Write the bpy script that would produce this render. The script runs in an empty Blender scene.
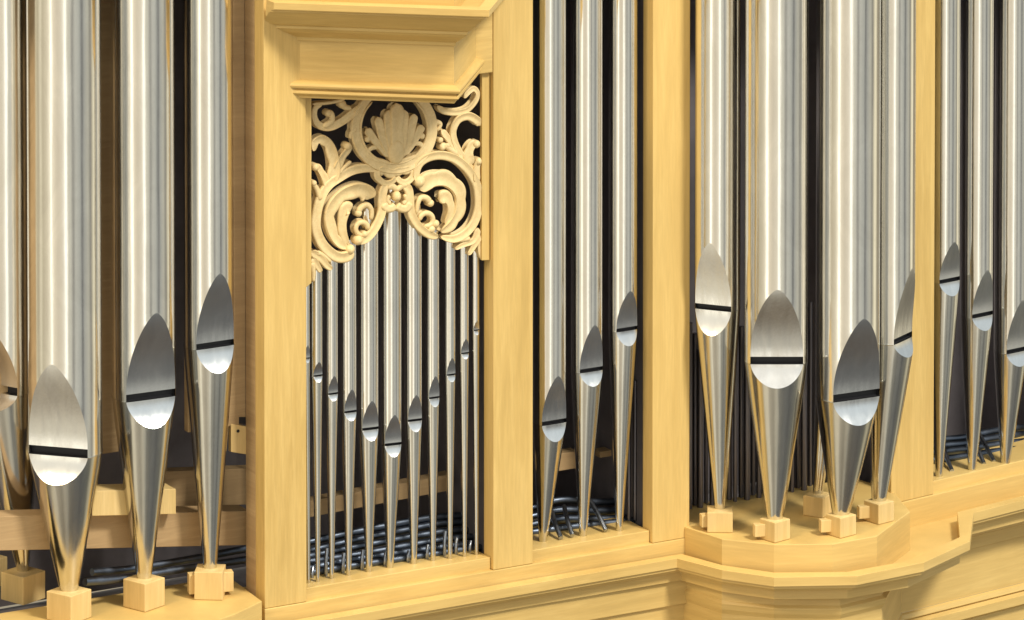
import bpy, bmesh, math, random
from mathutils import Vector
random.seed(7)
S = bpy.context.scene
COL = S.collection
# ------------------------------------------------------------------ camera
W, H = 1024, 620
DIST = 12.0
EL0 = math.radians(14.5)         # how far the view looks down
EL = math.radians(3.0)           # how far the camera itself is tipped (the rest is lens shift)
F = DIST*math.cos(EL0-EL)/.002   # focal length in pixels
CY = 310 - F*math.tan(EL0-EL)    # row of the lens axis
CAM = Vector((0, -DIST*math.cos(EL0), DIST*math.sin(EL0)))
cd = bpy.data.cameras.new('camera'); cam = bpy.data.objects.new('camera', cd); COL.objects.link(cam)
cam.location = CAM; cam.rotation_euler = (math.radians(90)-EL, 0, 0)
cd.sensor_width = 36; cd.lens = 36*F/W; cd.clip_end = 200; cd.clip_start = .1
cd.shift_y = -(310-CY)/W
S.camera = cam
S.render.resolution_x = W; S.render.resolution_y = H
# ------------------------------------------------------------------ world (the light of the hall)
wd = bpy.data.worlds.new('World'); S.world = wd; wd.use_nodes = True
nt = wd.node_tree; nt.nodes.clear()
N = nt.nodes.new; L = nt.links.new
out = N('ShaderNodeOutputWorld'); bg = N('ShaderNodeBackground'); L(bg.outputs[0], out.inputs[0])
tc = N('ShaderNodeTexCoord'); sp = N('ShaderNodeSeparateXYZ'); L(tc.outputs['Generated'], sp.inputs[0])
def mth(op, a, b=None, c=None):
    m = N('ShaderNodeMath'); m.operation = op
    for i, v in enumerate((a, b, c)):
        if v is None: continue
        if isinstance(v, (int, float)): m.inputs[i].default_value = v
        else: L(v, m.inputs[i])
    return m.outputs[0]
az = mth('ARCTAN2', sp.outputs[0], mth('MULTIPLY', sp.outputs[1], -1))
azp = mth('MULTIPLY_ADD', az, 1/(2*math.pi), .5)
def ramp(fac, stops, interp='LINEAR'):
    r = N('ShaderNodeValToRGB'); L(fac, r.inputs[0]); cr = r.color_ramp; cr.interpolation = interp
    while len(cr.elements) > 1: cr.elements.remove(cr.elements[-1])
    for i, (p, c) in enumerate(stops):
        if not isinstance(c, tuple): c = (c, c, c)
        e = cr.elements[0] if i == 0 else cr.elements.new(p)
        e.position = p; e.color = (*c, 1)
    return r.outputs[0]
AZ = [(-180,(.36,.31,.22)),(-140,(.36,.31,.21)),(-118,(.66,.56,.37)),(-100,(.90,.79,.54)),(-84,(.50,.43,.29)),(-74,(.90,.81,.60)),(-66,(.58,.51,.36)),(-50,(.76,.67,.50)),
      (-42,(1.0,.91,.71)),(-39,(1.8,1.7,1.4)),(-34,(1.8,1.7,1.4)),(-30,(.92,.81,.62)),(-16,(.76,.67,.52)),(-4,(.84,.75,.59)),(3,(1.0,.93,.77)),(5.5,(1.6,1.54,1.34)),(10,(1.6,1.54,1.34)),(14,(.70,.66,.54)),
      (24,(.66,.64,.55)),(31,(.28,.27,.24)),(38,(.60,.59,.52)),(54,(.47,.475,.43)),(61,(.14,.14,.14)),(67,(.44,.44,.40)),(83,(.56,.54,.45)),(93,(.24,.23,.20)),
      (107,(1.0,.91,.66)),(114,(1.0,.91,.66)),(124,(.34,.30,.22)),(180,(.34,.30,.21))]
azc = ramp(azp, [(a/360+.5, c) for a, c in AZ])
z01 = mth('MULTIPLY_ADD', sp.outputs[2], .5, .5)
def zz(deg): return math.sin(math.radians(deg))*.5+.5
up = ramp(azp, [(0,(.5,.48,.4)),(.3,(1.0,.92,.72)),(.5,(1.1,1.06,.95)),(.62,(.76,.83,.85)),(.8,(.58,.65,.67)),(1,(.4,.42,.4))])
dn = ramp(azp, [(a/360+.5, c) for a, c in [(-180,(.08,.07,.05)),(-125,(.12,.10,.07)),(-105,(.42,.36,.22)),(-92,(.16,.14,.09)),(-62,(.26,.22,.15)),(-52,(.85,.76,.56)),(-40,(.80,.72,.55)),(-32,(.50,.45,.35)),
      (-14,(.36,.33,.26)),(-3,(.62,.57,.45)),(4,(.50,.47,.38)),(14,(.20,.195,.17)),(40,(.15,.15,.145)),(70,(.12,.12,.115)),(90,(.14,.14,.12)),(103,(.55,.50,.35)),(112,(.50,.45,.31)),(122,(.12,.11,.085)),(180,(.06,.055,.045))]])
fu = ramp(z01, [(zz(-9),0.0),(zz(14),1.0)])
fd = ramp(z01, [(zz(-27),.93),(zz(-17.5),0.0)])
fn2 = ramp(z01, [(zz(-50),1.0),(zz(-34),0.0)])
brown = ramp(azp, [(0,(.10,.058,.022)),(1,(.10,.058,.022))])
def mix(f, a, b):
    m = N('ShaderNodeMix'); m.data_type = 'RGBA'; L(f, m.inputs['Factor']); L(a, m.inputs['A']); L(b, m.inputs['B']); return m.outputs['Result']
L(mix(fn2, mix(fd, mix(fu, azc, up), dn), brown), bg.inputs[0]); bg.inputs[1].default_value = .88
# ------------------------------------------------------------------ lamps
def area(name, loc, tgt, sx, sy, power, col):
    l = bpy.data.lights.new(name, 'AREA'); l.shape = 'RECTANGLE'; l.size = sx; l.size_y = sy; l.energy = power; l.color = col
    o = bpy.data.objects.new(name, l); COL.objects.link(o); o.location = loc
    o.rotation_euler = (Vector(tgt)-Vector(loc)).to_track_quat('-Z', 'Y').to_euler(); return o
area('hall_lamp', (-5, -6, 7.5), (0,0,0), 1.8, 1.8, 330, (1,.80,.52))
area('hall_lamp', (5.2, -5, 8), (0,0,0), 1.6, 1.6, 1130, (1,.95,.84))
S.view_settings.view_transform = 'Standard'; S.view_settings.look = 'None'; S.view_settings.exposure = .22; S.view_settings.gamma = 1
S.render.engine = 'CYCLES'
# ------------------------------------------------------------------ pixel helpers (measuring the photograph)
fv = Vector((0, math.cos(EL), -math.sin(EL))); rv = Vector((1,0,0)); uv = Vector((0, math.sin(EL), math.cos(EL)))
def ray(px, py): return fv + rv*((px-512)/F) - uv*((py-CY)/F)
def at_z(px, py, z):
    d = ray(px, py); return CAM + d*((z-CAM.z)/d.z)
def at_Y(px, py, Y):
    d = ray(px, py); return CAM + d*((Y-CAM.y)/d.y)
def mpp(P): return (Vector(P)-CAM).dot(fv)/F
ZT = -.51                        # toe board height
A0 = at_z(307,588,ZT); A1 = at_z(647,531,ZT)
fd_ = (A1-A0).normalized(); fn = Vector((fd_.y, -fd_.x, 0))
R0 = at_z(930,482,ZT); R1 = at_z(1024,460,ZT)
rd_ = (R1-R0).normalized(); rn = Vector((rd_.y, -rd_.x, 0))
def at_f(px, py, n=0, right=False):
    o, nn = (R0, rn) if right else (A0, fn)
    d = ray(px, py); return CAM + d*(((o+nn*n)-CAM).dot(nn)/d.dot(nn))
def v2(p): return Vector((p[0], p[1]))
# ------------------------------------------------------------------ materials
def newmat(name):
    m = bpy.data.materials.new(name); m.use_nodes = True
    return m, m.node_tree, m.node_tree.nodes['Principled BSDF']
def noise(t, vec, scale, sc3, detail=4, rough=.6, dist=0):
    mp = t.nodes.new('ShaderNodeMapping'); mp.inputs['Scale'].default_value = sc3; t.links.new(vec, mp.inputs[0])
    n = t.nodes.new('ShaderNodeTexNoise'); n.inputs['Scale'].default_value = scale; n.inputs['Detail'].default_value = detail
    n.inputs['Roughness'].default_value = rough; n.inputs['Distortion'].default_value = dist
    t.links.new(mp.outputs[0], n.inputs['Vector']); return n.outputs['Fac']
def cramp(t, fac, stops):
    r = t.nodes.new('ShaderNodeValToRGB'); t.links.new(fac, r.inputs[0]); cr = r.color_ramp
    while len(cr.elements) > 1: cr.elements.remove(cr.elements[-1])
    for i, (p, c) in enumerate(stops):
        e = cr.elements[0] if i == 0 else cr.elements.new(p)
        e.position = p; e.color = (*c, 1)
    return r.outputs[0]
def mixc(t, f, a, b, mode='MIX'):
    m = t.nodes.new('ShaderNodeMix'); m.data_type = 'RGBA'; m.blend_type = mode
    if isinstance(f, float): m.inputs['Factor'].default_value = f
    else: t.links.new(f, m.inputs['Factor'])
    for k, v in (('A', a), ('B', b)):
        if isinstance(v, tuple): m.inputs[k].default_value = (*v, 1)
        else: t.links.new(v, m.inputs[k])
    return m.outputs['Result']
def bump(t, b, h, strength, dist):
    bn = t.nodes.new('ShaderNodeBump'); bn.inputs['Strength'].default_value = strength; bn.inputs['Distance'].default_value = dist
    t.links.new(h, bn.inputs['Height']); t.links.new(bn.outputs[0], b.inputs['Normal']); return bn
def wood(name, axis, c1=(.57,.38,.125), c2=(.70,.49,.18), rough=.42):
    m, t, b = newmat(name)
    tcn = t.nodes.new('ShaderNodeTexCoord').outputs['Object']
    s = {'z':(1,1,.07), 'x':(.07,.07,1), 'n':(1,1,1)}[axis]
    g = noise(t, tcn, 55, s, 6, .65, .6)
    f2 = noise(t, tcn, 260, s, 3, .6)
    big = noise(t, tcn, 5, (1,1,.35) if axis=='z' else (.5,.5,1), 3, .5, .5)
    c = cramp(t, g, [(.22,tuple(x*.88 for x in c1)),(.42,c1),(.72,c2)])
    c = mixc(t, cramp(t, f2, [(.35,(0,0,0)),(.65,(.35,.35,.35))]), c, tuple(x*.78 for x in c1))
    c = mixc(t, cramp(t, big, [(.3,(0,0,0)),(.8,(.55,.55,.55))]), c, tuple(min(1,x*1.12) for x in c2))
    t.links.new(c, b.inputs['Base Color']); b.inputs['Roughness'].default_value = rough
    b.inputs['Specular IOR Level'].default_value = .35
    bump(t, b, g, .25, .0012)
    return m
WZ = wood('upright_wood', 'z'); WX = wood('lengthwise_wood', 'x')
WC = wood('carved_wood', 'n', (.68,.50,.24), (.80,.62,.33), .5)
WB = wood('block_wood', 'z', (.62,.43,.17), (.74,.54,.25), .5)
WD = wood('brown_wood', 'x', (.36,.235,.115), (.48,.33,.17), .6)  # darker, browner wood for the boards inside the case
def metal(name, col, rough, wob=.35):
    m, t, b = newmat(name)
    tcn = t.nodes.new('ShaderNodeTexCoord').outputs['Object']
    b.inputs['Metallic'].default_value = 1
    n1 = noise(t, tcn, 16, (1,1,.10), 3, .5)
    n0 = noise(t, tcn, 4, (1,1,.35), 2, .5)
    n2 = noise(t, tcn, 350, (1,1,.5), 3, .7)
    sm = noise(t, tcn, 9, (1,1,.5), 5, .65, 1.5)
    c = cramp(t, sm, [(.3,tuple(x*.88 for x in col)),(.65,col)])
    t.links.new(c, b.inputs['Base Color'])
    r = cramp(t, noise(t, tcn, 30, (1,1,.25), 5, .7), [(.3,(rough*.7,)*3),(.75,(rough*1.5,)*3)])
    t.links.new(r, b.inputs['Roughness'])
    ad = t.nodes.new('ShaderNodeMath'); ad.operation = 'MULTIPLY_ADD'; t.links.new(n2, ad.inputs[0]); ad.inputs[1].default_value = .045; t.links.new(n1, ad.inputs[2])
    ae = t.nodes.new('ShaderNodeMath'); ae.operation = 'MULTIPLY_ADD'; t.links.new(n0, ae.inputs[0]); ae.inputs[1].default_value = 2.0; t.links.new(ad.outputs[0], ae.inputs[2])
    bump(t, b, ae.outputs[0], wob, .0020)
    return m
TIN = metal('polished_tin', (.87,.85,.80), .135, .45)
LIPM = metal('lip_tin', (.78,.775,.76), .18, .95)
FOOTM = metal('foot_tin', (.70,.68,.62), .15, .45)
LEAD = metal('lead_tube', (.13,.155,.20), .45)
STUB = metal('stub_tin', (.42,.45,.50), .3)
ZINC = metal('dull_zinc', (.20,.19,.21), .4)
def plain(name, col, rough=.8):
    m, t, b = newmat(name)
    tcn = t.nodes.new('ShaderNodeTexCoord').outputs['Object']
    c = cramp(t, noise(t, tcn, 12, (1,1,1), 4), [(.3,tuple(x*.7 for x in col)),(.7,col)])
    t.links.new(c, b.inputs['Base Color']); b.inputs['Roughness'].default_value = rough; return m
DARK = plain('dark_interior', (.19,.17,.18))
SLIT = plain('mouth_shadow', (.010,.010,.013), .6)
# ------------------------------------------------------------------ mesh helpers
def obj(name, verts, faces, mat, parent=None, smooth=False, bevel=0, sharp=None):
    me = bpy.data.meshes.new(name); me.from_pydata([tuple(v) for v in verts], [], faces)
    bm = bmesh.new(); bm.from_mesh(me); bmesh.ops.recalc_face_normals(bm, faces=bm.faces)
    if sharp is not None:
        for e in bm.edges:
            if len(e.link_faces) == 2 and e.calc_face_angle(0) > math.radians(sharp): e.smooth = False
    bm.to_mesh(me); bm.free()
    me.materials.append(mat)
    if smooth:
        for p in me.polygons: p.use_smooth = True
    o = bpy.data.objects.new(name, me); COL.objects.link(o)
    if parent is not None:
        o.parent = parent; o.location = (0,0,0)
        me.transform(parent_inv(parent)); 
    if bevel:
        b = o.modifiers.new('bevel', 'BEVEL'); b.width = bevel; b.segments = 2; b.limit_method = 'ANGLE'; b.angle_limit = math.radians(35)
    return o
from mathutils import Matrix
def parent_inv(p):
    M = Matrix.Identity(4); q = p
    while q is not None:
        M = Matrix.Translation(q.location) @ M; q = q.parent
    return M.inverted()
def thing(name, loc, label, cat, group=None):
    o = bpy.data.objects.new(name, None); COL.objects.link(o); o.location = loc; o.empty_display_size = .02
    return tag(o, label, cat, group)
def tag(o, label, cat, group=None):
    o['label'] = label; o['category'] = cat
    if group: o['group'] = group
    return o
def rebase(o):
    vs = o.data.vertices; c = Vector((sum(v.co.x for v in vs)/len(vs), sum(v.co.y for v in vs)/len(vs), min(v.co.z for v in vs)))
    o.data.transform(Matrix.Translation(-c)); o.location = c; return o
def prism(pts, z0, z1):
    n = len(pts); v = [(p[0],p[1],z0) for p in pts]+[(p[0],p[1],z1) for p in pts]
    f = [[i,(i+1)%n,(i+1)%n+n,i+n] for i in range(n)]+[list(range(n))[::-1], list(range(n,2*n))]
    return v, f
def join(*ms):
    V=[];Fc=[]
    for v,f in ms:
        o=len(V); V+=list(v); Fc+=[[i+o for i in q] for q in f]
    return V,Fc
def loft(rows, close_ends=False):
    k=len(rows[0]); V=[p for r in rows for p in r]; Fc=[]
    for i in range(len(rows)-1):
        for j in range(k-1): Fc.append([i*k+j,i*k+j+1,(i+1)*k+j+1,(i+1)*k+j])
    return V,Fc
def fbox(xa, xb, n0, n1, z0, z1, right=False):
    """box along the front: xa, xb are pixel columns measured at the toe board line, n outward"""
    o,dv,nn = (R0,rd_,rn) if right else (A0,fd_,fn)
    def P(x,n):
        a = at_f(x, 531 if not right else 480, 0, right); q=v2(a)+v2(nn)*n; return q
    return prism([P(xa,n1),P(xb,n1),P(xb,n0),P(xa,n0)], z0, z1)
def tube(pts, r, seg=10, caps=True, r1=None):
    pts=[Vector(p) for p in pts]; V=[];Fc=[]; m=len(pts)
    t0=(pts[1]-pts[0]).normalized(); a=Vector((0,0,1)) if abs(t0.z)<.9 else Vector((1,0,0))
    u=t0.cross(a).normalized()
    for i,p in enumerate(pts):
        t=(pts[min(i+1,m-1)]-pts[max(i-1,0)]).normalized(); u=(u-t*u.dot(t)).normalized(); w=t.cross(u)
        rr=r if r1 is None else r+(r1-r)*i/(m-1)
        for k in range(seg):
            an=2*math.pi*k/seg; V.append(p+(u*math.cos(an)+w*math.sin(an))*rr)
    for i in range(m-1):
        for k in range(seg): Fc.append([i*seg+k,i*seg+(k+1)%seg,(i+1)*seg+(k+1)%seg,(i+1)*seg+k])
    if caps: Fc+= [list(range(seg)), list(range((m-1)*seg,m*seg))]
    return V,Fc
def catmull(pts, n):
    P=[Vector(p) for p in pts]; P=[P[0]*2-P[1]]+P+[P[-1]*2-P[-2]]; o=[]; m=len(P)-3
    for i in range(n):
        s=i/(n-1)*m; k=min(int(s),m-1); t=s-k; a,b,c,d=P[k:k+4]
        o.append(.5*((2*b)+(c-a)*t+(2*a-5*b+4*c-d)*t*t+(3*b-a-3*c+d)*t**3))
    return o

# ================================================================== THE CASE
ZTOP = .80
PIL = ZT-.024                    # line where the pillars stop on the plinth
case = thing('organ_case', (A0.x, A0.y, ZT-.5), 'pale yellow oak organ case with upright posts, toe boards and moulded base', 'organ case')
def part(name, vf, mat, bevel=.0015, parent=case): return obj(name, vf[0], vf[1], mat, parent, bevel=bevel)
def fx(x, n=0, right=False):     # plan point on the front at pixel column x
    a = at_z(x, 531, ZT) if False else None
    o,dv,nn=(R0,rd_,rn) if right else (A0,fd_,fn)
    # intersect column with toe line at height ZT
    lo,hi=-3.0,3.0
    for _ in range(50):
        mid=(lo+hi)/2; p=o+dv*mid; q=p-CAM; sx=512+F*q.dot(rv)/q.dot(fv)
        if sx<x: lo=mid
        else: hi=mid
    return v2(o+dv*lo)+v2(nn)*n
def fb(xa,xb,n0,n1,z0,z1,right=False): return prism([fx(xa,0,right)+v2(rn if right else fn)*n1, fx(xb,0,right)+v2(rn if right else fn)*n1, fx(xb,0,right)+v2(rn if right else fn)*n0, fx(xa,0,right)+v2(rn if right else fn)*n0], z0, z1)
PD = .030
part('pillar', fb(262.5,304.5,-PD,.010,PIL,ZTOP), WZ)
part('pillar', fb(491,530.5,-PD,.010,PIL,ZTOP), WZ)
part('pillar', fb(650,687,-PD,.010,PIL,ZTOP), WZ)
p4a, p4b = fx(888,0,True), fx(930.5,0,True)
part('pillar', prism([p4a+v2(rn)*.010,p4b+v2(rn)*.010,p4b-v2(rn)*.03,p4a-v2(rn)*.03],PIL,ZTOP), WZ)
part('pillar', fb(1090,1130,-PD,.010,PIL,ZTOP,True), WZ)
# toe boards between the pillars
part('toe_board', fb(304.8,490.7,-.16,0,ZT-.06,ZT), WX)
part('toe_board', fb(530.8,649.7,-.16,0,ZT-.06,ZT), WX)
part('toe_board', fb(931,1089,-.16,0,ZT-.06,ZT,True), WX)
TW = [(685.6,527),(722,539),(774,544.5),(832.5,544),(877,536),(910,511.5)]
tw = [v2(at_z(x,y,ZT)) for x,y in TW]
part('tower_floor', prism(tw+[fx(893,0,True), fx(893,-.12,True), fx(688,-.12)], ZT-.085, ZT), WX)
LTW = [(-150,590),(-60,618),(0,634),(40,644),(110,646),(180,632),(235,614),(262,601)]
ltw = [v2(at_z(x,y,ZT)) for x,y in LTW]
part('tower_floor', prism(ltw+[fx(262,-.15), fx(-150,-.15)], ZT-.085, ZT), WX)
# plinth under pillars and toe boards
part('plinth', fb(262,684,-.14,.012,ZT-.16,PIL-.0005), WX)
part('plinth', fb(880,1130,-.14,.012,ZT-.16,PIL-.0005,True), WX)
# moulded rim and base, lofted from rim outline to the lower wall outline
ZR = ZT-.052
RIM = [(-140,602),(-80,634),(-20,652),(60,672),(130,670),(200,650),(252,631),(300,624),(380,610),(530,584),(677,558.5),(722,570),(774,577.5),(857,576),(924,562.5),(970,541),(973.5,513),(1024,500),(1090,486)]
rimw = [v2(at_z(x,y,ZR)) for x,y in RIM]
LOW = [fx(-140,-.02),fx(-80,.08),fx(-20,.16),fx(60,.24),fx(130,.23),fx(200,.15),fx(245,.03),fx(300,.005),fx(380,.005),fx(530,.005),fx(683,.005)]
LOW += [v2(at_z(x,y,ZT)) for x,y in [(722,538),(774,542.5),(840,543),(882,533)]]
LOW += [fx(900,.005,True),fx(918,.005,True),fx(1024,.005,True),fx(1090,.005,True)]
assert len(LOW)==len(rimw)
def row(f, z): return [Vector((*(a.lerp(b, f)), z)) for a,b in zip(rimw,LOW)]
def rowoff(f, d, z):   # rim moved in by fraction f of the way and d metres
    o=[]
    for a,b in zip(rimw,LOW):
        t=(b-a); l=t.length; k=min(1,f+(d/l if l>1e-6 else 0)); o.append(Vector((*(a+t*k), z)))
    return o
part('base_rim', loft([rowoff(0,.034,ZR-.055),rowoff(0,.034,ZR),rowoff(0,0,ZR),rowoff(0,0,ZR-.019),rowoff(0,.006,ZR-.0195),rowoff(0,.006,ZR-.026),rowoff(0,.018,ZR-.028)]), WX, .001)
part('base_moulding', loft([rowoff(1,.0,ZR-.030),rowoff(0,.018,ZR-.028),rowoff(0,.020,ZR-.034),rowoff(.22,.022,ZR-.037),rowoff(.40,.022,ZR-.042),rowoff(.42,.022,ZR-.050),
      rowoff(.62,.02,ZR-.056),rowoff(.76,.02,ZR-.066),rowoff(.78,.02,ZR-.076),rowoff(.90,0,ZR-.082),rowoff(.93,0,ZR-.094),rowoff(1,0,ZR-.104)]), WX, .0008)
part('lower_panel', loft([row(1,ZR-.104),row(1,ZR-.21)]), WX, 0)
part('bottom_moulding', loft([row(1,ZR-.2105)]+[[Vector((p.x,p.y,z))+Vector((fn.x,fn.y,0))*n for p in row(1,0)] for n,z in ((.006,ZR-.213),(.010,ZR-.222),(.004,ZR-.226),(.016,ZR-.232),(.016,ZR-.25),(.0,ZR-.26),(0,ZR-.7))]), WX, 0)
# interior: side boards, back, floor, and unseen boards added to block light
def rv_box(name, a, b, th, z0, z1, mat):
    a=v2(a); b=v2(b); d=(b-a).normalized(); n=Vector((d.y,-d.x))*th
    return part(name, prism([a,b,b+n,a+n],z0,z1), mat, .001)
BK=-.48
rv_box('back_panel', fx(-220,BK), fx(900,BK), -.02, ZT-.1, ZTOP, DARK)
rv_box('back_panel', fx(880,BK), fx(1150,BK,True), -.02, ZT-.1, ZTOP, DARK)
part('light_block_roof', prism([fx(-190,.02),fx(687,.02),fx(900,.02,True),fx(1130,.02,True),fx(1130,BK,True),fx(-220,BK)],ZTOP,ZTOP+.02), DARK)  # unseen top, added so light from above stays out of the case
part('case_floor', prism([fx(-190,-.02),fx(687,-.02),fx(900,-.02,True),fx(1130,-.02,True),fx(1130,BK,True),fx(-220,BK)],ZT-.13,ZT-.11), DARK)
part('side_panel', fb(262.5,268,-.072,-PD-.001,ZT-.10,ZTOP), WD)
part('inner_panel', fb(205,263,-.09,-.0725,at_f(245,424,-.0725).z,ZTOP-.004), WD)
part('light_block_end', fb(1122,1129,BK,-PD-.001,ZT-.10,ZTOP,True), DARK)  # out-of-view board, added to stop light entering at the open right end
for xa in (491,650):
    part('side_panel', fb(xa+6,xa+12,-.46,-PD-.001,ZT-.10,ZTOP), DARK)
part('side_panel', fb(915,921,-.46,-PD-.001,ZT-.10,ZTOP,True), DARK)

part('header_board', fb(304.8,490.7,-PD,.009,at_f(397,84,.009).z,ZTOP), WX)
# ------------------------------------------------------------------ upper pointed bracket
q0 = at_f(300, 41, .010)
zc = q0.z
P0 = v2(q0); P1 = v2(at_z(454, 46.5, zc)); 
dirA=(P1-P0).normalized(); nA=Vector((dirA.y,-dirA.x))
dirB=Vector((-dirA.y,dirA.x)); nB=Vector((dirB.y,-dirB.x))
cy = at_Y(454,46.5,P1.y)
def zy(y): return at_Y(454,y,P1.y).z
def isectF(p, d, n=.0):          # where a line meets the front plane
    o=v2(A0)+v2(fn)*n; return p+d*((o-p).dot(v2(fn))/d.dot(v2(fn)))
def brow(n, z, nn=0):
    c=P1+(nA+nB)*n
    a=isectF(c,dirA,nn); e=fx(262.5); f2=v2(fd_)
    if (a-e).dot(f2)<0: a=c+dirA*((e-c).dot(f2)/dirA.dot(f2))      # moulding ends flush with the first post
    return [Vector((*a,z)), Vector((*c,z)), Vector((*isectF(c,dirB,nn),z))]
brk = part('bracket', loft([brow(0,zy(86)), brow(0,ZTOP)]), WX, 0)
def bloft(name, prof):
    V,Fc=loft([brow(n,zy(y)) for n,y in prof]); Fc.append([i*3 for i in range(len(prof))])
    return obj(name, V, Fc, WX, brk, bevel=.0008)
bloft('rim_moulding', [(0,46),(.004,45.5),(.005,42),(.010,40),(.026,34),(.030,31.5),(.033,31),(.033,28),(.040,26),(.058,17),(.070,11),(.074,10.5),(.074,8.5),(.083,7.5),(.084,6.5),(.085,-.4),(.060,-.4),(.058,14),(0,14)])
bloft('lower_moulding', [(0,85),(.004,85.5),(.013,88),(.0145,90),(.013,92.3),(.005,93.2),(.005,94),(.010,95.5),(.0105,98),(.006,100),(.002,101),(.001,103.5),(-.25*.04,103.6)])
br=brow(-.001, zy(103)); obj('soffit', *prism([(p.x,p.y) for p in br], zy(103), zy(101)), WX, brk)

# ================================================================== PIPES
def pipe(name, label, group, body, foot, apex, slit, lip, phi, zbase, tiprad, ytop=None, slith=None, Wf=.835, mat=TIN):
    """body=(x0,x1) px at the mouth, foot=(x,y) px, apex/slit/lip px rows"""
    Pb = at_z(foot[0], foot[1], zbase); m = mpp(Pb)
    ex = .3+.012*(body[1]-body[0]); body = (body[0]-ex, body[1]+ex)
    R = (body[1]-body[0])/2*m; ph = math.radians(phi); nx=Vector((math.sin(ph),-math.cos(ph),0)); tx=Vector((math.cos(ph),math.sin(ph),0))
    d0 = R*math.sqrt(1-Wf*Wf)
    X = at_Y((body[0]+body[1])/2, slit, Pb.y).x
    C = Vector((X, Pb.y, 0))
    Yf = Pb.y - d0*math.cos(ph)
    zs = at_Y(512, slit, Yf).z; sh = slith*m if slith else R*.24
    zs += sh*.5
    Ya = Pb.y - R*math.cos(ph)
    za = at_Y(512, apex, Ya).z
    zj = zs - sh
    zl = at_Y(512, lip, Pb.y-R*.93*math.cos(ph)).z
    ztop = ZTOP-.01 if ytop is None else at_Y(512, ytop, Pb.y).z
    root = thing(name, Pb, label, 'organ pipe', group)
    # body: columns follow the outline of the flattened lip exactly
    NF = 14; NB = 84 if R>.02 else 48
    def wup(s): return Wf*R*(max(0,1-(1-s)**2.0))**.66
    def prt(z, r, w, t, n, cx): return Vector((cx,Pb.y,z))+tx*t+nx*n
    def ring(z, r, w, cx, flat):
        """front chord of half width w (NF+1 points) then the round back (NB-1 points)"""
        w=max(w,.012*r); be=math.asin(min(.9999,w/r)); o=[]
        for k in range(NF+1):
            u=-1+2*k/NF
            if flat: o.append(prt(z,r,w,u*w,math.sqrt(r*r-w*w),cx))
            else: o.append(prt(z,r,w,r*math.sin(u*be),r*math.cos(u*be),cx))
        for k in range(1,NB):
            a=be+(2*math.pi-2*be)*k/NB; o.append(prt(z,r,w,r*math.sin(a),r*math.cos(a),cx))
        return o
    def skin(rows, skip):
        V=[];Fc=[];k=NF+NB
        for r_ in rows: V+=r_
        for i in range(len(rows)-1):
            for j in range(k):
                if j<NF and skip(i): continue
                Fc.append([i*k+j,i*k+(j+1)%k,(i+1)*k+(j+1)%k,(i+1)*k+j])
        return V,Fc
    nz = 36 if R>.02 else 20
    zup=[za+(zs-za)*((i/nz)**1.5) for i in range(1,nz+1)]
    rows=[ring(z,R,Wf*R*.012,C.x,False) for z in (ztop,za+(ztop-za)*.66,za+(ztop-za)*.33)]+[ring(za+(ztop-za)*.004,R,Wf*R*.012,C.x,False)]
    rows+=[ring(za,R,0,C.x,False)]+[ring(z,R,wup((za-z)/(za-zs)),C.x,True) for z in zup]
    rows+=[ring(zj,R,Wf*R,C.x,True)]
    V,Fc=skin(rows, lambda i: i>=4)
    obj('body',V,Fc,mat,root,smooth=True,sharp=35)
    # foot cone
    nl=18; zf=[zj-(zj-zl)*(1-(1-i/nl)**1.7) for i in range(nl+1)]
    def rad(z):
        s=(zj-z)/(zj-zbase); return R+(tiprad*m-R)*(s**1.10)
    def cen(z):
        s=(zj-z)/(zj-zbase); return C.x+(Pb.x-C.x)*s
    def wlo(z):
        s=min(1,max(0,(zj-z)/(zj-zl))); rr=rad(z); dl=rad(zl); wl=math.sqrt(max(rr*rr-(d0+(dl-d0)*s)**2,0)); we=Wf*R*math.sqrt(max(1-s*s,0))*(rr/R)**.3
        return .35*wl+.65*we
    rows=[ring(z,rad(z),wlo(z),cen(z),True) for z in zf]
    zt_=[zl+(zbase-zl)*i/12 for i in range(1,13)]
    rows+=[ring(z,rad(z),max(.02,.5*i/12)*rad(z),cen(z),False) for i,z in enumerate(zt_,1)]
    V,Fc=skin(rows, lambda i: i<nl)
    k=NF+NB; Fc.append(list(range((len(rows)-1)*k,len(rows)*k)))
    obj('foot',V,Fc,FOOTM,root,smooth=True,sharp=35)
    # solder seam where foot meets body
    V=[];Fc=[]; be=math.asin(Wf)+.02; aa=[be+(2*math.pi-2*be)*k/NB for k in range(NB+1)]
    for z,e in ((zj+.0012,.0001),(zj+.0006,.0006),(zj-.0008,.0006),(zj-.0014,.0000)):
        for a in aa: V.append(Vector((C.x,C.y,z))+tx*math.sin(a)*(R+e)+nx*math.cos(a)*(R+e))
    q=len(aa)
    for i in range(3):
        for j in range(q-1): Fc.append([i*q+j,i*q+j+1,(i+1)*q+j+1,(i+1)*q+j])
    obj('seam',V,Fc,FOOTM,root,smooth=True)
    # upper lip, pressed into the body
    V=[];Fc=[]; cols=NF
    zr=[za]+zup; nr=len(zr)-1
    for z in zr:
        w=max(wup((za-z)/(za-zs)),.012*R); d=math.sqrt(R*R-w*w)
        for j in range(cols+1):
            t=-1+2*j/cols; V.append(Vector((C.x,C.y,z))+tx*t*w+nx*d)
    for i in range(nr):
        for j in range(cols): Fc.append([i*(cols+1)+j,i*(cols+1)+j+1,(i+1)*(cols+1)+j+1,(i+1)*(cols+1)+j])
    b0=len(V); w=Wf*R                                   # turned-in bottom edge
    for j in range(cols+1):
        t=-1+2*j/cols; V.append(Vector((C.x,C.y,zs+.0004))+tx*t*w+nx*(d0-.0035))
    for j in range(cols): Fc.append([nr*(cols+1)+j,nr*(cols+1)+j+1,b0+j+1,b0+j])
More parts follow.
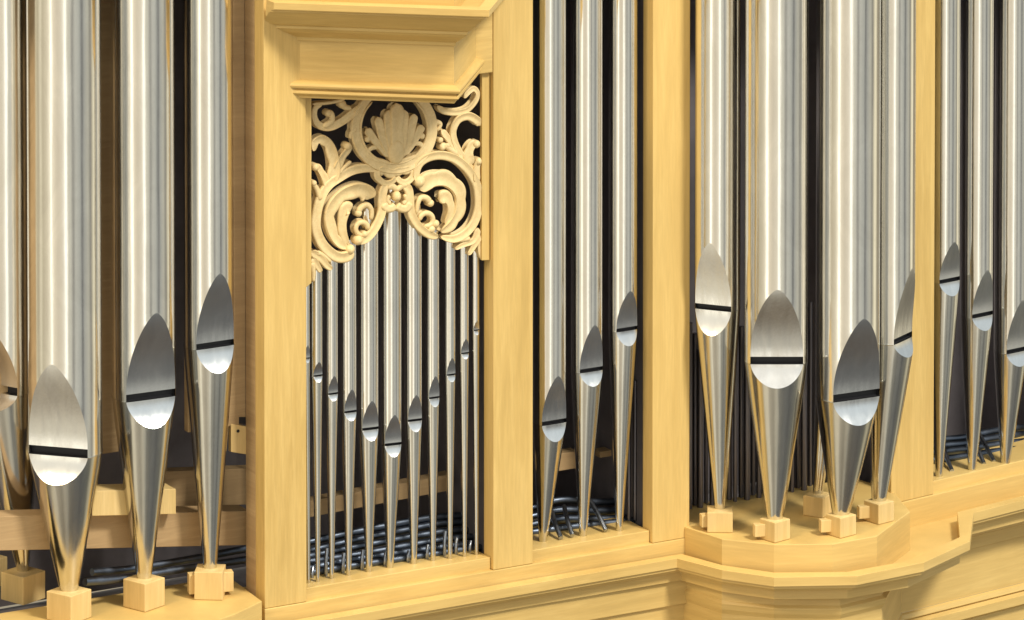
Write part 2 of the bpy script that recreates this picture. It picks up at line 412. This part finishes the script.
    obj('upper_lip',V,Fc,LIPM,root,smooth=True,sharp=40)
    # lower lip, its upper edge standing a little proud
    V=[];Fc=[]; e2=.0016
    for z in zf:
        s=(zj-z)/(zj-zl); r=rad(z); w=max(wlo(z),.012*r); d=math.sqrt(r*r-w*w)
        for j in range(cols+1):
            t=-1+2*j/cols; V.append(Vector((cen(z),Pb.y,z))+tx*t*w+nx*(d+e2*(1-s)**2*(1-t**6)))
    for i in range(nl):
        for j in range(cols): Fc.append([i*(cols+1)+j,i*(cols+1)+j+1,(i+1)*(cols+1)+j+1,(i+1)*(cols+1)+j])
    b0=len(V)
    for j in range(cols+1):
        t=-1+2*j/cols; V.append(Vector((C.x,C.y,zj+.0006))+tx*t*Wf*R+nx*(d0-.002))
    for j in range(cols): Fc.append([j,j+1,b0+j+1,b0+j])
    obj('lower_lip',V,Fc,LIPM,root,smooth=True,sharp=40)
    # mouth opening: dark hollow behind the slit
    V=[];Fc=[]; w=Wf*R*.985
    for (z,n) in ((zs+.001,d0-.0034),(zs-.0005,d0-.004-R*.12),(zj+.0008,d0-.004-R*.12),(zj-.001,d0-.0018)):
        for t in (-1,1): V.append(Vector((C.x,C.y,z))+tx*t*w+nx*n)
    Fc=[[0,1,3,2],[2,3,5,4],[4,5,7,6],[0,2,4,6],[1,3,5,7]]
    obj('mouth',V,Fc,SLIT,root)
    return root, Pb, m

GL='large pipes of the left tower'; GC='small pipes under the carved screen'; GB='pipes between the second and third posts'; GT='large pipes of the round right tower'; GR='pipes right of the last post'
HB_L=.056; HB_T=.042
ZL=ZT+HB_L; ZTb=ZT+HB_T
left=[ # body, foot, apex, slit, lip, phi, tip
 ((-26,39),(23,570),324,388,412,-33,6,'pipe cut off by the left edge of the photo, its mouth turned left'),
 ((29.5,101.5),(69,589),364.5,451.5,486,-16,9.5,'widest pipe of the left tower, warm cream reflection in its low mouth'),
 ((113,174.5),(144,577),313,395.5,428.5,27,7.5,'pipe of the left tower standing second from the first post'),
 ((184.5,233),(210,567),273.5,344.5,373.5,30,7,'pipe of the left tower standing right beside the first post')]
for b,f,a,s,l,ph,tr,lb in left: pipe('organ_pipe', lb, GL, b,f,a,s,l,ph,ZL,tr)
pipe('organ_pipe','pipe behind the left edge, only its wooden block in the photo',GL,(-74,-38),(-14,556),300,360,384,-45,ZL,6)
cen_=[((303.5,309.5),(308.5,583),345,358,363,28,1.8,280),((311,322),(317.8,581.6),362,375.5,382,28,2,262),((325.5,337.5),(331.7,578.4),376,393.5,401,28,2.2,250),
 ((341,356),(348.6,575),389.5,411.5,421,28,2.5,238),((358.5,378),(369,571.5),401,428.5,441,24,3,206),((381,401),(390,567.5),415,444,457,22,3.4,184),
 ((404.5,421.5),(413.8,563.5),395,420,432,24,3,204),((426,439),(433,560.6),376,397.5,407,28,2.5,224),((444.5,455),(450,558.5),358,374.5,382,28,2.2,234),
 ((459,468.5),(464.6,556.4),339,353,359,28,2,240),((472,479),(476.5,554.8),321,330,335,28,1.8,246)]
ordn=['first','second','third','fourth','fifth','tallest-footed middle','fifth','fourth','third','second','first']
for i,(b,f,a,s,l,ph,tr,yt) in enumerate(cen_):
    if i==5: lb='middle pipe under the carved screen, thickest and with the lowest mouth'
    elif i<5: lb='%s small pipe from the left under the carved screen'%['first, half hidden,','second','third','fourth','fifth'][i]
    else: lb='%s small pipe from the right under the carved screen'%{6:'fifth',7:'fourth',8:'third',9:'second',10:'first and thinnest'}[i]
    pipe('organ_pipe',lb,GC,b,f,a,s,l,ph,ZT,tr,ytop=yt,Wf=.84)
bay=[((533,565.5),(543,541),376,422,442,31,4,'left pipe of three between second and third posts, lowest mouth'),
 ((571.5,602),(583,535.6),325,369.7,386.5,30,3.8,'middle pipe of three between the second and third posts'),
 ((608.5,636.5),(619.4,530.5),291,329,346,31,3.4,'right pipe of three between second and third posts, highest mouth')]
for b,f,a,s,l,ph,tr,lb in bay: pipe('organ_pipe',lb,GB,b,f,a,s,l,ph,ZT,tr)
tow=[((695.5,739.5),(720,508),243,307.5,336,-22,5.5,'pipe of the round right tower beside the third post, mouth turned left'),
 ((745.5,806.5),(775,517.5),289.7,360.5,388.7,0,8.5,'pipe of the round right tower whose bright mouth faces straight out'),
 ((816.5,878.5),(841,513),318.7,395.5,426,27,9,'pipe of the round right tower with the lowest mouth, turned right'),
 ((869.5,914),(879,499.5),268,338,357,58,7.5,'pipe of the round right tower overlapping the last post')]
for b,f,a,s,l,ph,tr,lb in tow: pipe('organ_pipe',lb,GT,b,f,a,s,l,ph,ZTb,tr)
pipe('organ_pipe','dull pipe half hidden behind the low-mouthed pipe of the right tower',GT,(817,843),(818,493),300,360,375,20,ZTb,5)
rb=[((928.5,959),(939,476),242,280,296,37,3.6,'first pipe right of the last post, highest mouth of its row'),
 ((961,992),(972,469.5),270,314.5,330.7,37,4,'second pipe right of the last post'),
 ((994.5,1027.5),(1005.5,462.5),300,350,366.6,37,4.6,'third pipe right of the last post, cut by the right edge')]
for b,f,a,s,l,ph,tr,lb in rb: pipe('organ_pipe',lb,GR,b,f,a,s,l,ph,ZT,tr)

# ------------------------------------------------------------------ wooden toe blocks
def block(foot, zt, hb, s, alpha, tabs, label):
    P=at_z(foot[0],foot[1]+1,zt); a=-math.radians(alpha); ux=Vector((math.cos(a),math.sin(a))); uy=Vector((-math.sin(a),math.cos(a)))
    c=v2(P)+Vector((0,.0)); h=s/2
    r=thing('toe_block',(c.x,c.y,ZT),label,'wooden block','wooden blocks under the tower pipes')
    obj('block',*prism([c-ux*h-uy*h,c+ux*h-uy*h,c+ux*h+uy*h,c-ux*h+uy*h],ZT+.0005,zt),WB,r,bevel=.0015)
    for sd in tabs:
        e=h*(abs(ux.x)+abs(ux.y)) ; bx=Vector((math.cos(math.radians(14)),math.sin(math.radians(14)))); by=Vector((-bx.y,bx.x))
        x0,x1=(-e-.013,-h*.6) if sd<0 else (h*.6,e+.016)
        obj('tab',*prism([c+bx*x0-by*(h*.25),c+bx*x1-by*(h*.25),c+bx*x1+by*(h*.5),c+bx*x0+by*(h*.5)],ZT+.008,zt-.009),WB,r,bevel=.001)
block((23,570),ZL,HB_L,.062,40,[],'block under the pipe nearest the left edge of the photo')
block((69,589),ZL,HB_L,.062,36,[],'block under the widest left tower pipe, lowest in the photo')
block((144,577),ZL,HB_L,.058,39,[],'block under the left tower pipe second from the first post')
block((210,567),ZL,HB_L,.056,4,[-1,1],'block with two side tabs beside the first post')
block((-14,556),ZL,HB_L,.06,40,[],'block cut off by the left edge of the photo')
block((720,508),ZTb,HB_T,.052,2,[-1],'block with a left tab beside the third post')
block((775,517.5),ZTb,HB_T,.044,48,[-1],'foremost block on the round right tower floor')
block((841,513),ZTb,HB_T,.044,50,[-1],'block under the low-mouthed pipe of the right tower')
block((879,499.5),ZTb,HB_T,.044,50,[-1],'block nearest the last post on the right tower floor')
block((818,493),ZTb,HB_T,.046,30,[],'dim block at the back of the right tower floor')

# ================================================================== CARVED SCREEN
sc0=at_f(397,180,0)
scr=thing('carved_screen',(sc0.x,sc0.y,at_f(397,260,0).z),'pierced pale wood screen of carved acanthus scrolls above the small pipes','carved screen')
NC=-.010
SPX=mpp(sc0)
def S2(x,y): return at_f(x,y,NC)
zv=Vector((0,0,1))
def stroke(pts, w0, w1=None, h=.9, groove=.0, lobes=0, side=1, lift=0, endbulb=0, n=None):
    """tapered carved band through pixel points; w in pixels"""
    w1=w0 if w1 is None else w1
    P=catmull([S2(*p) for p in pts], n or max(14,6*len(pts)))
    m=len(P); V=[];Fc=[]; us=[-1,-.96,-.8,-.55,-.3,-.12,0,.12,.3,.55,.8,.96,1]; K=len(us)+2
    for i,p in enumerate(P):
        s=i/(m-1); t=(P[min(i+1,m-1)]-P[max(i-1,0)]).normalized(); lat=t.cross(fn).normalized()
        w=(w0+(w1-w0)*s)*.5*SPX*1.18
        e=min(1,math.sqrt(max(0,1-(1-min(1,s*7))**2))*.85+.15, math.sqrt(max(0,1-(1-min(1,(1-s)*7))**2))*.85+.15)
        if endbulb: w*=1+endbulb*math.exp(-((1-s)*9)**2)
        w*=e
        hh=w*h*.85+.0016
        V.append(p-fn*.014+lat*w*.97)
        for u in us:
            ww=w
            if lobes and u*side>0: ww=w*(1+.34*abs(math.sin(math.pi*s*lobes))-.08)
            if groove>=.2: prof=max(0,1-u**6)**.5*(1-min(.75,groove*1.7)*(1-u*u))*(1-.22*u*side)
            else: prof=math.sqrt(max(0,1-u*u))**.8*(1-groove*math.exp(-(u/.33)**2))
            if lobes: prof*=1-.22*(1-abs(math.sin(math.pi*s*lobes)))*abs(u)
            V.append(p+fn*(hh*prof+lift)-lat*u*ww*-1)
        V.append(p-fn*.014-lat*w*.97)
        # order is consistent enough for recalculated normals
    for i in range(m-1):
        for j in range(K-1): Fc.append([i*K+j,i*K+j+1,(i+1)*K+j+1,(i+1)*K+j])
        Fc.append([i*K+K-1,i*K,(i+1)*K,(i+1)*K+K-1])
    Fc.append(list(range(K))); Fc.append(list(range((m-1)*K,m*K)))
    return V,Fc
def bulb(x,y,r,h=.8,ry=None):
    c=S2(x,y); r*=SPX; ry=(ry*SPX if ry else r); V=[];Fc=[]; nu,nv=14,5
    for i in range(nv+1):
        a=math.pi/2*i/nv
        for k in range(nu):
            b=2*math.pi*k/nu; V.append(c+fd_*(math.cos(b)*math.cos(a)*r)+zv*(math.sin(b)*math.cos(a)*ry)+fn*(math.sin(a)*r*h+.002))
    for k in range(nu):
        b=2*math.pi*k/nu; V.append(c+fd_*(math.cos(b)*r)+zv*(math.sin(b)*ry)-fn*.013)
    for i in range(nv):
        for k in range(nu): Fc.append([i*nu+k,i*nu+(k+1)%nu,(i+1)*nu+(k+1)%nu,(i+1)*nu+k])
    o=(nv+1)*nu
    for k in range(nu): Fc.append([k,(k+1)%nu,o+(k+1)%nu,o+k])
    Fc.append(list(range(o,o+nu))); Fc.append(list(range(nv*nu,nv*nu+nu)))
    return V,Fc
def carved(name, *ms): 
    v,f=join(*ms); return obj(name,v,f,WC,scr,smooth=True,sharp=60)
def circ(cx,cy,rx,ry,a0,a1,n): return [(cx+rx*math.cos(math.radians(a0+(a1-a0)*i/(n-1))), cy-ry*math.sin(math.radians(a0+(a1-a0)*i/(n-1)))) for i in range(n)]
carved('medallion_ring', stroke(circ(393.5,128.5,38.5,40,60,-240,15),9.3,9.3,.55,.25,n=70), stroke(circ(393.5,128.5,33.5,35,50,-230,15),2.2,2.2,1.4,n=60,lift=.001),
   stroke([(356,128),(351,133),(350,139)],5,3), stroke([(434,121),(440,124),(437,131)],5,3))
carved('palmette', bulb(395.5,152,9.5,.5,13), stroke([(395.5,160),(396,140),(396,122),(396,103)],11,13,.6,.25,lobes=2,side=1), stroke([(394,158),(390,140),(388,126),(388,110)],8,9,.65,.3,lobes=2,side=1), stroke([(398,158),(402,140),(403,126),(404,110)],8,9,.65,.3,lobes=2,side=-1),
   stroke([(391,158),(384,143),(380,131),(377,117)],8,7.5,.7,.3,lobes=2,side=1,endbulb=.2), stroke([(400,157),(407,142),(411,128),(414,114)],8,7.5,.7,.3,lobes=2,side=-1,endbulb=.2),
   stroke([(389,156),(380,146),(372,138),(366,129)],7.5,6.5,.8,.3,lobes=2,side=1,endbulb=.35), stroke([(403,154),(411,144),(417,135),(422,125)],7.5,6.5,.8,.3,lobes=2,side=-1,endbulb=.35), bulb(367,139,3.3), bulb(421.5,136,3.2),
   stroke([(391,165),(384,162),(376,160),(368,156),(369,149.5),(377,147),(386,151)],4.5,4,.8,.1,n=36), stroke([(399,162),(407,159),(416,156),(423,150),(420,144),(412,144),(405,149)],4.5,4,.8,.1,n=36))
carved('scroll', # left
   stroke([(376,170),(364.5,168),(352,170),(339,177),(328,185),(320.5,197),(316,214),(315.5,228),(320,241),(328,251),(338,257),(348,255.5),(350,250)],8,9.5,.8,.3,endbulb=.25,n=90),
   stroke([(369,199),(367,193),(356,189.5),(343,194),(332,205),(328.5,219),(332,233),(339,243),(347,248)],15,7,.75,.4,lobes=5,side=-1,n=80),
   stroke([(350,211),(345,209),(341.5,222),(343,234),(347.5,244)],12,5,.9,.3,lobes=2,side=1,n=36),
   stroke([(385,183),(381.5,196),(381.5,210),(377,223),(369,235),(358,243)],8,8,.8,.3,n=50),
   stroke([(357,213),(361,207),(367,205),(371,210),(371,220)],6,4,.9,endbulb=.0,n=30), bulb(358,213,3.8),
   stroke(circ(361.5,228.5,6,6.5,-10,290,9),5,4,.9,n=36), bulb(357.5,240,5,.9), bulb(364,234,3.5), bulb(349.5,249,5,.9))
carved('scroll', # right
   stroke([(421,183),(415.5,176),(418,165),(426,158),(439,155),(454,158.5),(467,169),(475.5,183),(478,197),(477.5,210),(473,223),(464.5,233),(453,238.5),(441,237)],8,8,.8,.3,n=90),
   stroke([(420,190),(429,180.5),(442.5,178.5),(454,185),(459.5,197),(458,212),(451,224),(441,232)],15,8,.75,.4,lobes=5,side=-1,n=80),
   stroke([(438,199),(444,197),(449,202),(449.5,212),(445,224)],12,5,.9,.3,lobes=2,side=-1,n=40),
   stroke([(403,184),(408,190),(409.5,202),(411,214),(418,226),(428,234),(438,237)],8,7,.8,.3,n=50),
   stroke([(430,203),(426,198),(420,198),(417,205),(416,214)],6,4,.9,n=30), bulb(430,203,3.8),
   stroke(circ(426,219.5,6.5,6.5,190,-110,9),5,4.5,.9,n=36), bulb(435,223.5,4,.9), bulb(431,229,4), bulb(419,181,6,.7))
carved('leaf_spray', # upper left
   stroke([(360,106),(351,114),(341,121.5),(329,127),(318.5,125),(314,117),(315,108),(322,104)],8,5,.8,.35,n=50), stroke([(322,127),(331,121),(331,114),(327,112)],6,5,.9,n=24), bulb(328,113,3.6),
   stroke([(340,103),(345,107),(351,108)],6,4,.9), bulb(342,104,4), stroke([(312,104),(330,102.5),(345,99)],3,3),
   stroke([(331,184),(334,170),(332.5,155),(328,144),(321,139),(314,143),(314,151)],11,6,.75,.4,lobes=4,side=-1,n=50),
   stroke([(335,170),(340,160),(347,150),(349,143)],8,5,.8,.35,lobes=2,side=1), bulb(347,146,4),
   stroke([(338,174),(344,167),(351,161)],4.5,3.5), stroke([(327,188),(323,176),(318,168),(313,168)],7,5,.8,.3,lobes=2,side=1), bulb(315,167,4),
   stroke([(320,200),(317,190),(312,182)],6,4), bulb(313.5,183,3))
carved('leaf_spray', # upper right
   stroke([(475,172),(463,158),(455,144),(452.5,131),(458,119.5),(468,116),(477,121),(478,126)],6,8,.8,.35,n=50), 
   stroke([(470,165),(468,154),(471,146),(476,142)],10,6,.8,.35,lobes=2,side=-1), bulb(476,144,4.2), stroke([(476,182),(476,168),(479,158)],8,6,.8,.3), bulb(478,161,4),
   stroke([(460,157),(451,143),(441,130)],5.5,6.5,.8,.2), stroke([(457,155),(450,149),(443,145),(440,148)],6,4,.9), bulb(442,147,3.5), bulb(447,145,3),
   stroke([(437,106),(444,111),(456,112.5),(467,109.5),(475,101),(477,93),(473,88.5),(467,93),(464,98)],6,4.5,.8,.3,n=54), bulb(440,140,3))
carved('mask', stroke([(377,172),(383,170),(391,173),(397,171),(404,170),(412,168)],8,7,.6,.2,lobes=4,side=1), stroke([(376,168),(377,177),(384,183),(391,182),(396,177)],6,5,.8,.2,endbulb=.3),
   stroke([(413,166),(412,176),(406,182),(400,181),(396,177)],6,5,.8,.2,endbulb=.3), bulb(396,196,4.6,1.0,5.5), stroke([(386,188),(392,186),(397,189),(402,185),(407,186)],5,5,.7,lobes=2,side=1),
   stroke([(382,203),(386,208),(391,208),(395,205)],8,7,.8,.1,endbulb=.2), stroke([(410,202),(406,208),(400,208),(396,205)],8,7,.8,.1,endbulb=.2), stroke([(389,195),(387,200),(390,204)],4,4), stroke([(404,194),(406,200),(402,204)],4,4))
carved('leaf_tip', stroke([(311,252),(320,258),(327,266),(332,269)],8,4,.8,.3), stroke([(312,258),(317,266),(321,272)],7,4,.8,.3), stroke([(311,262),(313,272),(313,282)],6,3), stroke([(316,252),(324,256),(331,262)],5,3))
carved('leaf_tip', stroke([(478,228),(473,240),(462,245),(455,249)],7,3,.8,.3), stroke([(480,234),(474,245),(468,255)],7,3.5,.8,.3), stroke([(481,238),(480,250),(482,259)],7,4,.8,.3), stroke([(470,238),(461,240),(453,241)],5,3))
def ppoly(pts, n0, n1, name, mat, parent):
    a=[at_f(x,y,n1) for x,y in pts]; b=[p-fn*(n1-n0) for p in a]; n=len(a)
    return obj(name, a+b, [list(range(n)),list(range(n,2*n))[::-1]]+[[i,(i+1)%n,(i+1)%n+n,i+n] for i in range(n)], mat, parent, bevel=.0008)
ppoly([(482,70),(489.8,70),(489.8,260),(482,260.5)],-.011,-.002,'frame_strip',WZ,scr)
ppoly([(305.6,92),(311.5,92),(311.5,283),(305.6,288)],-.02,.004,'frame_strip',WZ,scr)
ppoly([(307,97),(489,66),(489,60),(307,90)],-.02,-.001,'frame_strip',WX,scr)

# ================================================================== BEHIND THE PIPES
def bar(xa,ya,xb,yb,dy,n,th,name,label,cat,mat,right=False,group=None):
    p=[at_f(xa,ya,n,right),at_f(xb,yb,n,right),at_f(xb,yb+dy,n,right),at_f(xa,ya+dy,n,right)]; nn=rn if right else fn
    b=[q-nn*th for q in p]
    o=obj(name,p+b,[[0,1,2,3],[7,6,5,4],[0,1,5,4],[1,2,6,5],[2,3,7,6],[3,0,4,7]],mat,None,bevel=.001); rebase(o)
    return tag(o,label,cat,group)
RK='wooden racks behind the pipes'
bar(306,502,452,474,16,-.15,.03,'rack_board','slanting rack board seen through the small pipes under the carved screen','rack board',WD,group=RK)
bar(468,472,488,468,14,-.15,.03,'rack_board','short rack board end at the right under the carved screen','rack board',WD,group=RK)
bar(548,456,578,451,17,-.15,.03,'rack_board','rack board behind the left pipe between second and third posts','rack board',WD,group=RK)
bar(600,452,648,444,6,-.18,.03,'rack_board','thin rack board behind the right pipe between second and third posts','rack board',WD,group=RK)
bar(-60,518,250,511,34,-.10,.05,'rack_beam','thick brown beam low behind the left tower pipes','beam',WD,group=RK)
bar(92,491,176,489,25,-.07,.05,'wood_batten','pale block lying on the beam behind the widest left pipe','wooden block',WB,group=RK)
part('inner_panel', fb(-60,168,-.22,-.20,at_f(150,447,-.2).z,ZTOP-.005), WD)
ib=bar(231,424,256,428,28,-.0705,.012,'inner_bracket','pale screwed board with holes beside the first post','bracket board',WB)
for x,y,s in ((238,431,1.6),(250,450,1.6)):
    c=at_f(x,y,-.0700); v,f=tube([c,c+fn*.0012],s*.002,12); obj('screw',v,f,SLIT,ib)
for x,y in ((239,417),(252,417)):
    bar(x,y,x+8,y,7,-.0715,.0005,'peg_hole','dark square slot above the pale bracket board, %s one'%('left' if x<245 else 'right'),'slot',SLIT)
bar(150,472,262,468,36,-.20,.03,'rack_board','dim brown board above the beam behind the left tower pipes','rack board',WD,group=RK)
# tubing
TG='grey tubes feeding the pipes'
def tb(pts, r, label, mat=LEAD, group=TG, right=False, name='wind_tube', cat='tube'):
    P=catmull([at_f(x,y,n,right) for x,y,n in pts], 8*len(pts)); v,f=tube(P,r,12); o=obj(name,v,f,mat,None,smooth=True,sharp=50); rebase(o); return tag(o,label,cat,group)
def addlong(spec, where, right=False):
    for i,pts in enumerate(spec): tb(pts,.0075,'%s long dark blue-grey tube %s'%(['topmost','second','third','fourth','fifth','sixth','lowest'][i] if i<len(spec)-1 else 'lowest',where),right=right)
addlong([[(300,544-0,-.16),(340,535,-.155),(400,523,-.15),(440,517,-.15),(495,514,-.16)],
 [(300,553,-.14),(350,541,-.14),(400,531,-.14),(445,523,-.14),(495,521,-.15)],
 [(300,558,-.12),(350,548,-.12),(410,537,-.12),(450,531,-.12),(495,529,-.13)],
 [(300,563,-.10),(360,554,-.10),(410,545,-.10),(455,538,-.10),(495,536,-.11)],
 [(300,570,-.085),(350,560,-.08),(420,550,-.08),(460,545,-.08),(495,541,-.09)],
 [(300,574,-.07),(350,566,-.065),(420,556,-.065),(460,550,-.065),(495,546,-.07)]],'behind the feet of the small pipes')
addlong([[(525,510,-.17),(560,500,-.16),(600,502,-.16),(650,500,-.17)],[(525,518,-.15),(560,510,-.14),(600,511,-.14),(650,508,-.15)],[(525,526,-.12),(560,519,-.12),(600,519,-.12),(650,516,-.12)],[(525,533,-.10),(570,527,-.09),(610,523,-.09),(650,519,-.09)]],'between second and third posts')
addlong([[(920,440,-.17),(960,438,-.16),(1000,430,-.16),(1060,424,-.17)],[(920,447,-.15),(960,444,-.14),(1000,437,-.14),(1060,431,-.15)],[(920,454,-.12),(960,450,-.12),(1000,444,-.12),(1060,438,-.12)],[(920,461,-.10),(960,457,-.09),(1000,451,-.09),(1060,445,-.09)]],'right of the last post',True)
addlong([[(92,572,-.10),(130,569,-.12),(180,561,-.14),(250,548,-.17)],[(85,582,-.06),(120,579,-.08),(170,571,-.10),(250,559,-.14)]],'on the left tower floor')
st=[(326,577,547),(343,574,552),(362,570.5,549),(385,567,551),(408,563,550),(427,560,544),(444.5,557,530),(456,556,537),(470,553.5,540),(312,581,566)]
for i,(x,y0,y1) in enumerate(st):
    tb([(x,y0+.5,-.055),(x,(y0+y1)/2,-.055),(x+1,y1+1,-.06)],.0038,'short upright tube rising beside the %s small pipe foot'%['third','fourth','fifth','middle','sixth','seventh','eighth','ninth','tenth','second'][i],mat=STUB,group='short tubes rising from the toe board',name='stub_tube')
for pts,lb in (([(561,538,-.03),(556,526,-.06),(552,512,-.10)],'left slanting tube between second and third posts'),
   ([(572.5,535.5,-.03),(568,522,-.06),(564,506,-.10)],'middle slanting tube between second and third posts'),
   ([(606,530.5,-.03),(599,516,-.06),(589,499,-.10)],'right slanting tube between second and third posts')):
    tb(pts,.0048,lb,mat=STUB,group='slanting tubes at the toe board')
for pts,lb in (([(952,471,-.03),(948,461,-.06),(944,450,-.1)],'slanting tube beside the first pipe right of the last post'),
   ([(984,464,-.03),(979,452,-.06),(974,440,-.1)],'slanting tube just right of the second pipe past the last post'),
   ([(994,461.5,-.03),(988,450,-.06),(979,434,-.1)],'slanting tube left of the pipe cut by the right edge')):
    tb(pts,.0048,lb,mat=STUB,group='slanting tubes at the toe board',right=True)
for pts,lb in (([(788,470,-.10),(788,497,-.10),(794,507,-.06),(812,513,.0),(828,519,.03)],'upper dark bent tube leading to the low-mouthed pipe'),
   ([(783,478,-.09),(783,506,-.08),(790,514,-.04),(806,519,.0),(822,524,.03)],'lower dark bent tube leading to the low-mouthed pipe'),
   ([(852,470,-.1),(852,492,-.08),(860,498,-.05),(872,503,.0)],'dark bent tube leading to the block by the last post')):
    tb(pts,.006,lb,mat=ZINC,group='dark bent tubes on the tower floor')
# thin rear pipes
RX=[690,695,700,706,712,729,735,741,747,753,759,765,792,798,804,810]
for i,x in enumerate(RX):
    n=-.09-.02*(i%2); p=at_z(x,531,ZT); q=fx(x)+v2(fn)*n
    k=(q-v2(CAM)); 
    # keep the pixel column after moving back
    lo=at_f(x,515,n); o=obj('rear_pipe',*tube([(lo.x,lo.y,ZT+.0005),(lo.x,lo.y,ZT+.05),(lo.x,lo.y,-.12-.03*(i%3))],.0042+.0012*(i%3),12,r1=.0046+.0012*(i%3)),ZINC,None,smooth=True,sharp=50); rebase(o)
    tag(o,'thin dark rear pipe in the shade behind the pipes of the round right tower','organ pipe','thin rear pipes in the right tower')
for i,x in enumerate((629,635,641)):
    lo=at_f(x,515,-.08); o=obj('rear_pipe',*tube([(lo.x,lo.y,ZT+.0005),(lo.x,lo.y,ZT+.05),(lo.x,lo.y,-.22)],.0042,12),ZINC,None,smooth=True,sharp=50); rebase(o)
    tag(o,'thin dark rear pipe just left of the third post','organ pipe','thin rear pipes by the third post')
